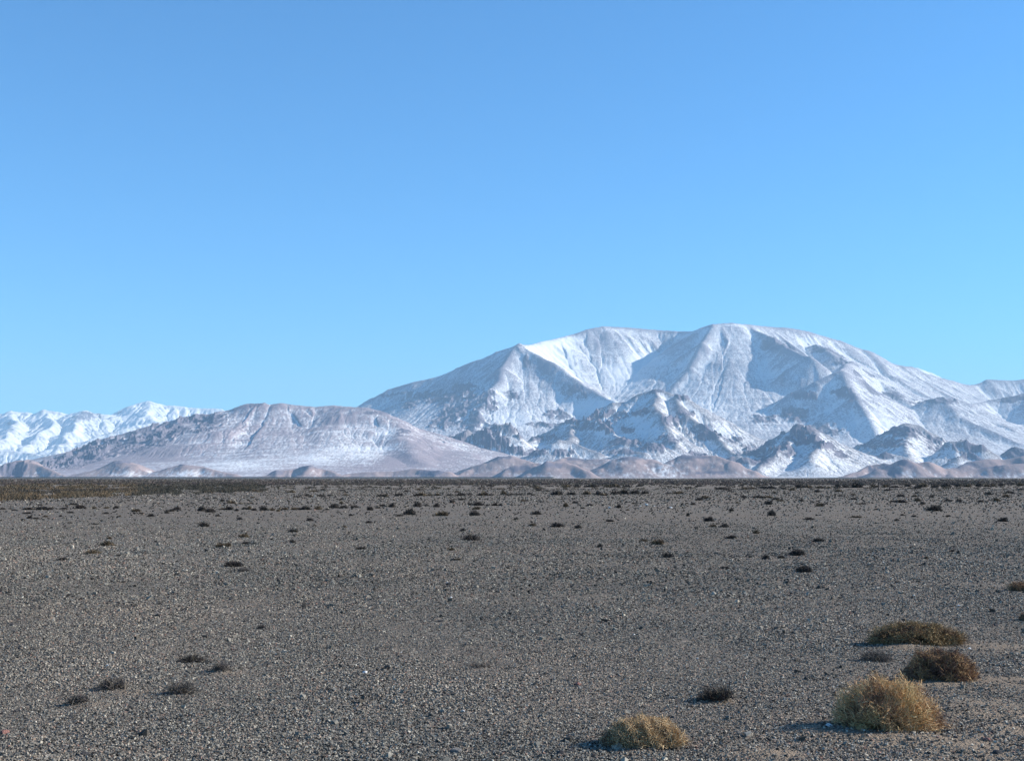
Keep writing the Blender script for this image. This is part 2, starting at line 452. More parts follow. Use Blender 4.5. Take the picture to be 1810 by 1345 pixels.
foot_crags = [(1035,755,13.7,20,8,90),(1085,735,13.8,22,10,50),(1130,730,13.6,18,8,50),(1215,730,13.4,16,8,60),(1290,775,13,22,8,60),(1330,795,13,26,7,60),(1400,800,11,20,8,50),(1345,800,11.4,26,10,60),(1450,790,11.4,22,10,60),(1650,778,13,24,8,60),(1110,760,13.1,14,8,50),(1185,775,12.4,24,8,50),(1340,815,10.9,20,8,50),(1470,805,11.4,18,6,50),(870,775,12.9,50,22,130),(800,790,12.9,22,18,90),(1005,745,14,26,8,90),(1050,735,13.9,16,12,110),(1070,755,13.4,16,14,80),(955,775,13.9,30,6,60),
 (1158,690,14,22,6,40),(1205,703,13.8,12,8,70),(1190,745,13,22,10,70),(1250,765,12.8,26,14,70),(1160,790,12,22,10,70),(1105,797,11.9,22,6,60),(1110,780,12.4,30,8,60),
 (1420,770,11.5,28,22,70),(1370,785,11.4,24,12,50),(1600,765,13.1,36,12,70),(1550,785,13.1,26,10,60),(1710,790,12,34,12,70),(1720,808,11.2,24,8,50),
 (1570,806,11.5,20,6,40),(1795,800,11.9,24,10,40),(1310,812,10.9,16,8,40),(940,800,12.6,30,8,60),(1000,800,12,26,6,50),(1240,803,12,20,6,50),(900,795,12.9,30,8,60)]
foot_snow = [(1120,745,13.6,26,24,0.45),(1090,765,13.2,26,12,0.35),(1150,770,13,40,14,0.4),(1270,765,13.2,30,14,0.35),(960,790,13,40,8,0.5),(1040,780,12.8,40,12,-0.05),
 (1440,820,10.9,70,16,0.22),(1540,805,12,50,12,0.25),(1640,800,12,50,14,0.25),(1360,830,10.5,50,10,0.15),(1620,780,12.8,30,10,0.2)]
terrain('foothills', foot_ridges, (a_of(740), a_of(2000)), 1250, (8400, 15200), 360, m_foot, warp=110,
        crag_blobs=foot_crags, snow_blobs=foot_snow, snow0=0.46, fbm_amp=34, gul=0.7, floor_cut=-3, curv=1.0, seed=41, k=10, rnd=30, ero=(2, 4.0, 3500))

# --- the long pale ridge at the left
left_ridges = [
 ([(60,850,12),(85,835,12.2),(102,815,12.4),(118,804,12.5),(135,803,12.5),(150,796,12.6),(162,789,12.6),(186,783,12.7),(205,776,12.8),(232,768,12.9),(252,764,13),(272,754,13),(300,751,13.1),(318,746,13.1),(332,737,13.1),
   (360,734,13.2),(392,732,13.2),(400,728,13.2),(425,722,13.2),(440,720,13.2),(447,713,13.2),(462,713,13.2),(475,716,13.2),(497,713,13.2),(530,717,13.2),(560,720,13.2),(590,717,13.2),(615,720,13.1),(640,722,13.0),(665,731,12.9),
   (685,740,12.8),(697,749,12.7),(722,769,12.5),(760,790,12.2),(795,805,11.9),(830,818,11.7),(870,832,11.5)], 0.42),
 ([(697,749,12.7),(720,790,11.7),(750,820,10.9)], 0.40),
 ([(600,724,13.0),(575,755,12.5),(545,790,12.0)], 0.30),
 ([(395,733,13.2),(400,770,12.4),(385,805,11.5)], 0.4),
 ([(325,741,13.1),(330,775,12.4),(345,805,11.7)], 0.42),
 ([(275,754,13),(290,785,12.3),(315,812,11.6),(350,828,11)], 0.42),
 ([(205,776,12.8),(230,800,12.2),(262,822,11.6)], 0.45),
 ([(165,790,12.6),(175,812,12),(190,832,11.4)], 0.55),
 ([(120,804,12.5),(128,822,12),(135,838,11.6)], 0.55),
]
left_crags = [(225,800,12.3,30,12,30),(145,835,11.9,34,12,30),(320,765,12.8,30,12,33),(250,785,12.6,30,12,33),(125,822,12.3,38,31,48),(165,812,12.3,45,36,59),(190,822,12.1,29,22,37),(110,835,12.2,34,20,32),(200,790,12.6,29,17,43),(285,765,12.9,38,20,54),(300,780,12.6,27,17,32),(350,740,13.1,38,11,59),(385,752,13,20,22,48),(275,792,12.3,20,11,27),
 (455,715,13.2,16,6,37),(240,770,12.9,22,7,32),(665,730,12.9,22,4,11),(715,765,12.5,11,8,13)]
left_snow = [(300,800,12.3,70,24,-0.2),(200,825,12,60,16,-0.25),(480,760,12.5,60,30,-0.08),(640,790,11.4,90,14,0.28),(560,810,11,120,14,0.3),(420,825,11,110,12,0.3),(700,810,11.3,26,22,-0.45),(760,810,11.3,50,20,-0.4),(740,785,12,20,14,-0.45),(310,800,12,40,10,-0.4),
 (280,815,11.8,60,16,-0.15),(680,765,12.3,22,12,0.3),(620,760,12.4,60,14,0.15),(585,745,12.6,24,18,-0.25),(660,740,12.8,20,8,0.1)]
terrain('pale_ridge', left_ridges, (a_of(-40), a_of(980)), 1100, (8000, 14600), 340, m_left, warp=115,
        crag_blobs=left_crags, snow_blobs=left_snow, snow0=0.33, fbm_amp=20, gul=0.75, floor_cut=-3, curv=1.1, seed=51, k=30, streak=0.3, rnd=100, ero=(2, 1.5, 3500))

# --- the brown hills at the edge of the plain
brown_ridges = [
 ([(800,842,9.3),(830,830,9.4),(850,819,9.5),(880,806,9.6),(905,806,9.6),(935,815,9.5),(960,826,9.4)], 0.53),
 ([(890,836,8.9),(915,822,9),(940,818,9.0),(965,826,8.9)], 0.62),
 ([(935,836,8.5),(955,822,8.6),(975,815,8.6),(995,816,8.6),(1020,827,8.5),(1050,836,8.4)], 0.62),
 ([(985,815,9.8),(1010,807,9.9),(1040,812,9.8),(1065,811,9.8),(1080,815,9.8)], 0.56),
 ([(1060,828,9.2),(1090,812,9.3),(1115,807,9.3),(1145,812,9.3),(1175,822,9.2)], 0.53),
 ([(1120,838,9.1),(1160,828,9.2),(1185,813,9.3),(1212,804,9.3),(1240,805,9.3),(1268,805,9.3),(1295,815,9.2),(1330,832,9.1),(1352,846,9)], 0.65),
 ([(1490,842,9.2),(1520,832,9.3),(1545,822,9.4),(1572,819,9.4),(1590,822,9.4)], 0.62),
 ([(1560,842,8.9),(1575,826,9),(1597,811,9),(1608,820,9),(1625,818,9),(1640,816,9),(1655,826,9),(1680,832,8.9)], 0.65),
 ([(1650,832,9.3),(1690,826,9.4),(1715,816,9.5),(1745,811,9.5),(1780,812,9.5),(1815,806,9.5),(1900,800,9.5),(2000,815,9.5)], 0.56),
 ([(1680,838,8.8),(1720,828,8.9),(1770,822,8.9),(1830,818,8.9)], 0.53),
 ([(462,843,9.2),(485,832,9.3),(515,830,9.4),(545,823,9.4),(570,829,9.4),(600,836,9.3)], 0.70),
 ([(600,840,9.2),(640,834,9.3),(690,833,9.4),(740,828,9.4),(790,834,9.3)], 0.53),
 ([(262,844,9.3),(290,833,9.4),(306,825,9.5),(322,820,9.5),(350,824,9.5),(380,831,9.4),(410,838,9.3)], 0.42),
 ([(180,832,9.6),(202,818,9.7),(214,813,9.7),(232,819,9.6),(258,832,9.5),(285,842,9.4)], 0.45),
 ([(-60,832,9.6),(-20,830,9.7),(8,824,9.8),(28,814,9.9),(45,812,9.9),(65,819,9.8),(95,833,9.6),(115,843,9.5)], 0.71),
]
brown_crags = [(20,830,9.7,28,14,60),(212,815,9.6,16,4,20),(322,820,9.5,12,3,20),(1597,820,9,10,10,20),(1575,832,8.9,10,12,20),(975,822,8.6,20,6,15),(925,828,9,24,5,15),(545,826,9.4,20,4,25),
 (490,836,9.3,14,5,25),(1700,822,9.4,40,6,15),(1215,806,9.3,35,4,15),(1260,835,8.9,30,3,5),(1115,810,9.3,26,4,15),(880,808,9.6,26,4,15),(1030,810,9.8,24,3,15),(760,835,9.3,30,5,15)]
brown_snow = [(325,838,9.3,50,9,0.3),(225,838,9.4,40,10,0.22),(60,838,9.7,30,8,0.1),(1180,832,9.0,24,12,0.35),(1100,838,9,30,6,0.2),(1075,815,9.6,30,4,0.4),(350,835,9.2,50,8,0.25),(1610,834,8.7,12,10,0.3),(225,840,9.3,40,8,0.1),(930,845,8.6,30,6,0.2),(1000,810,9.7,30,4,0.15)]
terrain('brown_hills', brown_ridges, (a_of(-120), a_of(2050)), 1500, (6700, 10600), 190, m_brown, warp=95, wscale=330, nscale=0.5,
        crag_blobs=brown_crags, snow_blobs=brown_snow, snow0=0.10, fbm_amp=20, gul=0.4, floor_cut=-1.5, dome=True, curv=0.5, seed=61, k=4, rnd=15, ero=(1, 1.0, 1500))

# ------------------------------------------------------------------ the gravel plain
random.seed(4); rng = np.random.default_rng(7)
# places where sand shows between the stones (photo pixels, radius in metres)
SAND = [(1258,1243,0.16),(1560,1312,0.45),(1650,1215,0.30),(1590,1150,0.28),(1760,1150,0.45),(1700,1330,0.5),(1380,1345,0.25),(1440,1300,0.25),(160,1255,0.18),
        (225,1232,0.2),(398,1196,0.16),(1620,1148,0.3),(1740,1260,0.5),(1330,1340,0.25),(1135,1332,0.15),(1790,1215,0.5),(1775,1300,0.45),(1705,1270,0.35)]
SANDP = [(*ground_at(a, b), r) for a, b, r in SAND]

def ground_h(x, y):
    near = np.exp(-np.hypot(x, y) / 400.0)
    h = (0.035 * fbm(x / 3.1, y / 3.1, 3, 5) + 0.07 * fbm(x / 17, y / 17, 2, 9)) * near
    h = h + 0.012 * fbm(x / 0.5, y / 0.5, 2, 19) * np.exp(-np.hypot(x, y) / 30.0)
    for (sx, sy, r) in SANDP:
        h = h + 0.022 * np.exp(-((x - sx) ** 2 + (y - sy) ** 2) / (r * r) * 1.6)
    return h

def sand_amount(x, y):
    s = np.zeros(np.shape(x))
    for (sx, sy, r) in SANDP:
        s = np.maximum(s, np.exp(-((x - sx) ** 2 + ((y - sy) * 0.8) ** 2) / (r * r) * 1.6))
    s = s * (0.6 + 0.9 * fbm(x / 0.22, y / 0.22, 3, 33) + 0.35)
    return np.clip(s, 0, 1)

t = NT('gravel_ground')
co = t.coords()
vor = t.add('ShaderNodeTexVoronoi'); vor.inputs['Scale'].default_value = 55; t.link(co, vor.inputs['Vector']); vor.inputs['Scale'].default_value = 75
vo2 = t.add('ShaderNodeTexVoronoi'); vo2.inputs['Scale'].default_value = 17; t.link(co, vo2.inputs['Vector'])
sepc = t.add('ShaderNodeSeparateColor'); t.link(vor.outputs['Color'], sepc.inputs[0])
sepd = t.add('ShaderNodeSeparateColor'); t.link(vo2.outputs['Color'], sepd.inputs[0])
stonec = t.ramp(sepc.outputs[0], [(0.0, (0.045, 0.042, 0.042)), (0.35, (0.13, 0.125, 0.12)), (0.7, (0.22, 0.205, 0.195)), (0.9, (0.30, 0.25, 0.225)), (1.0, (0.55, 0.53, 0.5))])
big = t.ramp(sepd.outputs[1], [(0.0, (0.05, 0.047, 0.047)), (0.3, (0.15, 0.145, 0.14)), (0.8, (0.22, 0.205, 0.195)), (1.0, (0.42, 0.37, 0.34))])
colr = t.mix(t.math('GREATER_THAN', sepd.outputs[2], 0.72), stonec, big)
patch = t.noise(co, 0.16, 4, 0.6)
patchb = t.noise(co, 1.1, 3, 0.6)
colr = t.mix(t.ramp(patch, [(0.35, (0, 0, 0)), (0.65, (1, 1, 1))]), colr, t.mix(1.0, colr, (1.06, 0.99, 0.95), 'MULTIPLY'))
fleck = t.noise(co, 4.5, 4, 0.75)
colr = t.mix(1.0, colr, t.ramp(fleck, [(0.33, (0.7, 0.7, 0.7)), (0.5, (1, 1, 1)), (0.68, (1.35, 1.32, 1.28))]), 'MULTIPLY')
colr = t.mix(0.35, colr, t.ramp(patchb, [(0.3, (0.125, 0.12, 0.118)), (0.7, (0.20, 0.19, 0.18))]))
sandn = t.noise(co, 140, 3, 0.6)
sandc = t.ramp(sandn, [(0.3, (0.15, 0.115, 0.085)), (0.7, (0.27, 0.21, 0.15))])
sa = t.attr('sand').outputs['Fac']
colr = t.mix(1.0, colr, (0.84, 0.77, 0.655), 'MULTIPLY')
colr = t.mix(sa, colr, sandc)
t.link(colr, t.b.inputs['Base Color'])
hh = t.math('SUBTRACT', t.math('MULTIPLY', vo2.outputs['Distance'], -1.2), vor.outputs['Distance'])
t.bump(hh, 0.7, 0.022)
m_ground = t.m

rad = np.concatenate([np.linspace(0.3, 5.8, 12), 6.0 * np.exp(np.linspace(0, math.log(39500 / 6.0), 1150))])
ang = np.concatenate([np.radians(np.linspace(-100, -30, 60, endpoint=False)), np.radians(np.linspace(-30, 30, 620)), np.radians(np.linspace(30.7, 100, 60))])
GX = np.sin(ang)[None, :] * rad[:, None]; GY = np.cos(ang)[None, :] * rad[:, None]
GZ = ground_h(GX, GY)
nr, nc = GX.shape
idx = np.arange(nr * nc).reshape(nr, nc)
gf = np.stack([idx[:-1, :-1], idx[1:, :-1], idx[1:, 1:], idx[:-1, 1:]], -1).reshape(-1, 4)[:, ::-1]
tag(mesh_np('ground', np.stack([GX, GY, GZ], -1).reshape(-1, 3), gf, m_ground, smooth=True,
            attrs={'sand': np.where(GY < 40, sand_amount(GX, GY), 0).reshape(-1)}), kind='structure')

# loose gravel: angular little stones, mostly a centimetre or two
t = NT('gravel_stone')
ca = t.attr('Col').outputs['Color']
cg = t.coords()
t.link(t.mix(0.5, ca, t.mix(1.0, ca, t.ramp(t.noise(cg, 220, 3), [(0.3, (0.6, 0.6, 0.6)), (0.7, (1.35, 1.35, 1.35))]), 'MULTIPLY')), t.b.inputs['Base Color'])
m_stone = t.m

NST = 620000
u = rng.random(NST)
D0, D1 = 6.3, 62.0
# density per square metre falls with distance, small stones only close by
Ds = D0 * (D1 / D0) ** (u ** 1.05)
As = (rng.random(NST) * 2 - 1) * 0.47
sx = As * Ds; sy = Ds
px_size = Ds / 1301.0
base_r = 0.0034 + 0.0046 * rng.random(NST) ** 2.2
r = np.minimum(np.maximum(base_r, px_size * 0.52 * (0.6 + rng.random(NST))), 0.015)
bigm = rng.random(NST) < 0.0025
r = np.where(bigm, r * (1.6 + 2.0 * rng.random(NST)), r)
r = 0.92 * r * (1 + 0.45 * fbm(sx / 1.9, sy / 2.6, 3, 321))
clump = 0.5 + 0.9 * fbm(sx / 1.2, sy / 1.2, 3, 88)
keep = (rng.random(NST) < 1.3 - Ds / 42.0) & (rng.random(NST) < np.clip(0.45 + clump * 0.7, 0.2, 1)) & (rng.random(NST) > sand_amount(sx, sy) * 0.9)
sx, sy, r = sx[keep], sy[keep], r[keep]
# the sparser pebbles that still tell from far off
NP = 34000
Dp_ = np.sqrt(18.0 ** 2 + (190.0 ** 2 - 18.0 ** 2) * rng.random(NP) ** 1.25)
Ap_ = (rng.random(NP) * 2 - 1) * 0.47
sx = np.concatenate([sx, Ap_ * Dp_]); sy = np.concatenate([sy, Dp_])
r = np.concatenate([r, (0.014 + 0.016 * rng.random(NP) ** 2) * np.clip(Dp_ / 45, 0.8, 2.0)])
n = len(sx)
cube = np.array([[-1,-1,-1],[1,-1,-1],[1,1,-1],[-1,1,-1],[-1,-1,1],[1,-1,1],[1,1,1],[-1,1,1]], float) * 0.72
cf = np.array([[0,3,2,1],[4,5,6,7],[0,1,5,4],[1,2,6,5],[2,3,7,6],[3,0,4,7]])
V = cube[None] + rng.normal(0, 0.28, (n, 8, 3))
V[:, :, 0] *= (1.0 + 0.5 * rng.random((n, 1))); V[:, :, 2] *= (0.75 + 0.4 * rng.random((n, 1)))
an = rng.random(n) * 2 * np.pi
ca_, sa_ = np.cos(an)[:, None], np.sin(an)[:, None]
ti = rng.normal(0, 0.35, (n, 1))
vx, vy, vz = V[:, :, 0], V[:, :, 1], V[:, :, 2]
vx, vz = vx * np.cos(ti) - vz * np.sin(ti), vx * np.sin(ti) + vz * np.cos(ti)
V = np.stack([vx * ca_ - vy * sa_, vx * sa_ + vy * ca_, vz], -1) * r[:, None, None]
gz = ground_h(sx, sy)
V += np.stack([sx, sy, gz + r * 0.45], -1)[:, None, :]
GW = np.array([0.655, 0.615, 0.53])
pal = GW * np.array([[0.31,0.30,0.29],[0.20,0.20,0.20],[0.42,0.405,0.39],[0.10,0.095,0.095],[0.045,0.045,0.047],[0.40,0.32,0.29],[0.60,0.58,0.55],[0.33,0.22,0.20],[0.85,0.84,0.81]])
pr = np.array([0.26, 0.21, 0.17, 0.12, 0.09, 0.06, 0.045, 0.02, 0.003])
ci = rng.choice(len(pal), n, p=pr / pr.sum())
farp = np.arange(n) >= n - NP
ci = np.where(farp & (rng.random(n) < 0.45), np.where(rng.random(n) < 0.5, 3, 4), ci)
ci = np.where((r > 0.015) & ~farp, np.minimum(ci, 3), ci)
pt = fbm(sx / 2.7, sy / 4.5, 3, 301)[:, None]; pt2 = fbm(sx / 11, sy / 16, 2, 311)[:, None]
colv = pal[ci] * (0.8 + 0.4 * rng.random((n, 1))) * (1 + 0.30 * pt + 0.25 * pt2) * (1 + pt * np.array([0.07, -0.01, -0.06]))
gcol = np.repeat(colv[:, None, :], 8, 1).reshape(-1, 3)
gfac = (cf[None] + (np.arange(n) * 8)[:, None, None]).reshape(-1, 4)
tag(mesh_np('gravel', V.reshape(-1, 3), gfac, m_stone, col=gcol),
    'loose angular grey gravel covering the flat plain', 'gravel', kind='stuff')

# ------------------------------------------------------------------ larger single stones
import bmesh
def stone_mesh(seed, colour):
    rs = random.Random(seed)
    bm = bmesh.new()
    for i in range(26):
        v = Vector((rs.gauss(0, 1), rs.gauss(0, 1), rs.gauss(0, 1))).normalized()
        k = 0.75 + 0.3 * rs.random()
        bm.verts.new((v.x * k * 1.15, v.y * k * 0.9, v.z * k * 0.7 + 0.3))
    bmesh.ops.convex_hull(bm, input=bm.verts)
    loose = [v for v in bm.verts if not v.link_faces]
    bmesh.ops.delete(bm, geom=loose, context='VERTS')
    bmesh.ops.bevel(bm, geom=bm.edges[:], offset=0.06, segments=1, affect='EDGES')
    me = bpy.data.meshes.new('stone')
    bm.to_mesh(me); bm.free()
    me.materials.append(colour)
    return me

def stone_mat(name, c, c2):
    t = NT(name)
    co = t.coords()
    t.link(t.ramp(t.noise(co, 2.5, 6, 0.7), [(0.3, c), (0.7, c2)]), t.b.inputs['Base Color'])
    t.bump(t.noise(co, 5, 5, 0.7), 0.5, 0.15)
    return t.m
sm = {'dark': stone_mat('dark_stone', (0.035, 0.033, 0.035), (0.09, 0.085, 0.085)),
      'grey': stone_mat('grey_stone', (0.11, 0.105, 0.10), (0.22, 0.21, 0.2)),
      'white': stone_mat('white_stone', (0.58, 0.57, 0.55), (0.82, 0.81, 0.79)),
      'red': stone_mat('reddish_stone', (0.19, 0.09, 0.075), (0.33, 0.18, 0.15))}
stm = {k: [stone_mesh(hash_i * 7 + i, m) for i in range(4)] for hash_i, (k, m) in enumerate(sm.items())}

def stone(px, py, wpx, kind, label, group=None):
    x, y = ground_at(px, py)
    o = bpy.data.objects.new('stone', random.choice(stm[kind])); C.objects.link(o)
    s = wpx / FPX * y / 2.2
    o.scale = (s, s, s * random.uniform(0.8, 1.1))
    o.location = (x, y, float(ground_h(np.array(x), np.array(y))) - s * 0.1)
    o.rotation_euler = (random.uniform(-.2, .2), random.uniform(-.2, .2), random.uniform(0, 6.28))
    return tag(o, label, 'stone', group)

for a in [
 (1465,1296,15,'white','pale stone at the edge of the shadow left of the big tan bush'),
 (1695,1075,9,'white','small bright white stone above the right end of the wide olive bush'),
 (1714,1153,7,'white','small white stone just right of the gap between the two dark bushes'),
 (1421,1113,8,'white','tiny white stone left of the wide dark olive bush'),
 (1430,1195,8,'grey','grey stone on the gravel left of the big tan bush, level with its top'),
 (1010,1338,17,'dark','black stone left of the shadow tip of the low tan bush at the bottom'),
 (424,1224,13,'dark','black squarish stone right of the wispy grey twigs at lower left'),
 (28,1262,12,'dark','black stone near the left edge left of the small clump with sandy base'),
 (7,1305,20,'red','flat reddish stone at the bottom of the left edge'),
 (778,1098,11,'dark','dark stone alone on the gravel just above the middle of the lower plain'),
 (666,1149,12,'dark','largest of a trio of black stones left of the middle of the lower plain'),
 (783,1236,9,'dark','small round black stone beside a pale one on the lower middle gravel'),
 (819,1266,10,'white','pale cream stone on the lower middle gravel'),
 (1022,1217,17,'red','flat reddish stone on the gravel above the low tan bush'),
 (1760,1110,13,'dark','dark stone right of the wide olive bush, largest of a short row'),
 (1741,1105,8,'dark','small dark stone right of the wide olive bush, second of a short row'),
 (1693,1108,10,'dark','dark stone close behind the right end of the wide olive bush'),
 (1505,1194,10,'dark','dark stone just above the left shoulder of the big tan bush'),
 (1678,1303,13,'dark','dark stone with a sunlit face right of the big tan bush'),
 (1690,1316,11,'dark','black pebble lower right of the big tan bush'),
 (1755,1306,11,'dark','black stone far right of the big tan bush'),
 (1763,1342,22,'dark','dark rock cut off by the bottom edge at the right'),
 (150,1345,20,'dark','dark rock cut off by the bottom edge at the left'),
 (990,1343,22,'dark','broad black rock cut off by the bottom edge near the middle'),
 (805,1340,26,'grey','pale grey slab on the bottom edge left of the middle'),
 (300,1191,8,'dark','small black stone below the left wispy shrub pair'),
 (645,1192,12,'white','sunlit pale stone with a dark shadow left of the middle of the plain'),
 (1655,1228,10,'grey','bluish grey stone just below the round brown bush'),
 (1745,1320,16,'red','reddish stone in the sandy patch at the lower right'),
 (35,1153,10,'dark','black stone on the gravel near the left edge'),
]: stone(*a)
for (px, py, w) in [(1078,898,6),(1132,895,4),(1143,893,6),(1156,895,4),(1186,898,6)]:
    stone(px, py, w + 1, 'white', 'bright white stone in the short line of white stones far out on the plain', 'white stones in a line on the plain')
for i in range(75):
    py = 1000 + 335 * random.random() ** 0.8; px = random.uniform(5, 1800)
    if 1440 < px < 1720 and 1090 < py < 1310: continue
    stone(px, py, 4 + 6 * random.random(), 'dark', 'small dark stone lying loose on the gravel plain', 'small dark stones on the gravel')
for i in range(12):
    py = 990 + 210 * random.random() ** 0.8; px = random.uniform(5, 1800)
    if 1440 < px < 1720 and 1090 < py < 1310: continue
    stone(px, py, 3.5 + 3.5 * random.random(), 'white', 'small whitish pebble lying loose on the gravel plain', 'small whitish pebbles on the gravel')

# ------------------------------------------------------------------ shrubs
t = NT('dry_twigs')
t.link(t.attr('Col').outputs['Color'], t.b.inputs['Base Color'])
t.b.inputs['Roughness'].default_value = 0.8
m_twig = t.m
t = NT('woody_stem')
cw = t.coords()
t.link(t.ramp(t.noise(cw, 60, 4), [(0.3, (0.035, 0.027, 0.023)), (0.7, (0.10, 0.075, 0.058))]), t.b.inputs['Base Color'])
m_stem = t.m

def ribbons(P0, P1, P2, w, rg, seg=3):
    """curved tapering strips from P0 over P1 to P2"""
    n = len(P0)
    ts = np.linspace(0, 1, seg + 1)
    pts = [(1 - a) ** 2 * P0 + 2 * a * (1 - a) * P1 + a * a * P2 for a in ts]
    d = P2 - P0; d /= (np.linalg.norm(d, axis=1, keepdims=True) + 1e-9)
    q = rg.normal(0, 1, (n, 3)); s = np.cross(d, q); s /= (np.linalg.norm(s, axis=1, keepdims=True) + 1e-9)
    V = np.zeros((n, (seg + 1) * 2, 3))
    for i, a in enumerate(ts):
        ww = (w * (1 - 0.7 * a) * 0.5)[:, None]
        V[:, 2 * i] = pts[i] - s * ww; V[:, 2 * i + 1] = pts[i] + s * ww
    F = np.array([[2 * i, 2 * i + 1, 2 * i + 3, 2 * i + 2] for i in range(seg)])
    return V, F

def join_ribbons(parts):
    vs, fs, cs, off = [], [], [], 0
    for V, F, c in parts:
        n, m, _ = V.shape
        vs.append(V.reshape(-1, 3)); fs.append((F[None] + (np.arange(n) * m)[:, None, None]).reshape(-1, 4) + off)
        cs.append(np.repeat(c[:, None, :], m, 1).reshape(-1, 3)); off += n * m
    return np.concatenate(vs), np.concatenate(fs), np.concatenate(cs)

def dome_points(n, W, Dp, H, rg, lump, seed, rmin, gap, lean=0.0):
    th = rg.random(n * 3) * 2 * np.pi
    z = rg.random(n * 3) ** 0.9
    z = z * 1.0
    rr = rmin + (1 - rmin) * rg.random(n * 3) ** 0.6
    hr = np.sqrt(np.clip(1 - z ** 2, 0, 1))
    dx, dy = np.cos(th) * hr, np.sin(th) * hr
    lum = 1 + lump * fbm(dx * 2.8 + z + 5, dy * 2.8 - z, 4, seed, 0.6)
    gp = fbm(dx * 3.3 + z * 2, dy * 3.3 + 9, 2, seed + 4)
    ok = gp > gap
    X = dx * W / 2 * rr * lum + lean * z * H; Y = dy * Dp / 2 * rr * lum; Z = z * H * rr * lum
    P = np.stack([X, Y, Z], -1)[ok][:n]
    O = np.stack([dx / W, dy / Dp, z / H * 0.7], -1)[ok][:n]
    O /= np.linalg.norm(O, axis=1, keepdims=True)
    return P, O

def make_shrub(seed, W, Dp, H, nst, ntw, cols, twlen, tww, lump=0.35, rmin=0.5, gap=-0.35, lean=0.0, up=0.3, wild=0.6):
    rg = np.random.default_rng(seed)
    # stems
    P, O = dome_points(nst, W, Dp, H, rg, lump, seed, 0.6, gap, lean)
    P = P * np.where(rg.random((len(P), 1)) < 0.25, 1.12, 1.0)
    B = np.stack([rg.normal(0, W * 0.07, len(P)), rg.normal(0, Dp * 0.07, len(P)), np.full(len(P), -0.01)], -1)
    M = (B + P) / 2 + np.stack([np.zeros(len(P)), np.zeros(len(P)), -H * 0.08 * np.ones(len(P))], -1) + rg.normal(0, H * 0.06, P.shape)
    Vs, Fs = ribbons(B, M, P, np.full(len(P), tww * 2.4), rg)
    Vs2, _ = ribbons(B, M, P, np.full(len(P), tww * 2.4), rg)
    sc_ = np.tile(np.array([[0.07, 0.05, 0.04]]), (len(P), 1))
    stems = join_ribbons([(Vs, Fs, sc_), (Vs2, Fs, sc_)])
    # twigs
    P, O = dome_points(ntw, W, Dp, H, rg, lump, seed, rmin, gap, lean)
    L = twlen * ((0.5 + rg.random(len(P))) * np.where(rg.random(len(P)) < 0.05, 2.2, 1.0))[:, None]
    d = O + rg.normal(0, wild, P.shape) + np.array([0, 0, up]); d /= np.linalg.norm(d, axis=1, keepdims=True)
    S = P - d * L * 0.6; E = P + d * L * 0.4
    S[:, 2] = np.maximum(S[:, 2], 0.0); E[:, 2] = np.maximum(E[:, 2], 0.004)
    M = (S + E) / 2 + rg.normal(0, 0.14, P.shape) * L
    V, F = ribbons(S, M, E, tww * (0.6 + 0.8 * rg.random(len(P))), rg, 2)
    cols = np.array(cols)
    blot = fbm(P[:, 0] / (W * 0.3) + 3, P[:, 2] / (H * 0.6) + P[:, 1] / (Dp * 0.4), 2, seed + 9)
    ci = np.clip(((blot * 0.9 + 0.5 + rg.normal(0, 0.25, len(P))) * len(cols)).astype(int), 0, len(cols) - 1)
    c = cols[ci] * (0.7 + 0.6 * rg.random((len(P), 1)))
    tw = join_ribbons([(V, F, c)])
    return stems, tw

TAN = [(0.22, 0.13, 0.085), (0.48, 0.32, 0.17), (0.66, 0.46, 0.25), (0.58, 0.35, 0.165), (0.46, 0.35, 0.17)]
TAN2 = [(0.22, 0.14, 0.09), (0.5, 0.36, 0.2), (0.62, 0.46, 0.27), (0.45, 0.31, 0.17)]
OLV = [(0.11, 0.068, 0.045), (0.29, 0.195, 0.1), (0.4, 0.28, 0.14), (0.22, 0.155, 0.08)]
BRN = [(0.11, 0.065, 0.055), (0.24, 0.145, 0.085), (0.46, 0.29, 0.14), (0.18, 0.11, 0.08)]
DRK = [(0.03,0.026,0.028),(0.055,0.046,0.042),(0.085,0.075,0.055),(0.045,0.038,0.04)]
BRD = [(0.05, 0.036, 0.03), (0.11, 0.08, 0.05), (0.19, 0.145, 0.085), (0.08, 0.06, 0.045)]  # lighter browns put sunlit sides into the twig colour of distant shrubs
GRY = [(0.06,0.052,0.05),(0.12,0.105,0.09),(0.17,0.15,0.12),(0.10,0.085,0.085)]

def near_bush(px, py, wpx, hpx, label, cols, seed, ntw=5000, nst=160, gap=-0.35, twlen=0.055, tww=0.0032, dep=0.85, lump=0.35, group=None, name='desert_shrub', lean=0.0, rmin=0.5, up=0.12, wild=0.85):
    x, y = ground_at(px, py)
    y += wpx / FPX * y * dep * 0.20            # py is the front foot
    x = (px - 905) / FPX * y
    W = wpx / FPX * y * 0.97; H = hpx / FPX * y * 0.79
    z = float(ground_h(np.array(x), np.array(y)))
    e = bpy.data.objects.new(name, None); C.objects.link(e); e.empty_display_size = 0.1
    e.location = (x, y, z)
    stems, tw = make_shrub(seed, W, W * dep, H, nst, ntw, cols, twlen, tww, lump, rmin, gap, lean, up, wild)
    mesh_np('stems', stems[0], stems[1], m_stem, parent=e)
    mesh_np('twigs', tw[0], tw[1], m_twig, parent=e, col=tw[2])
    return tag(e, label, 'shrub', group)

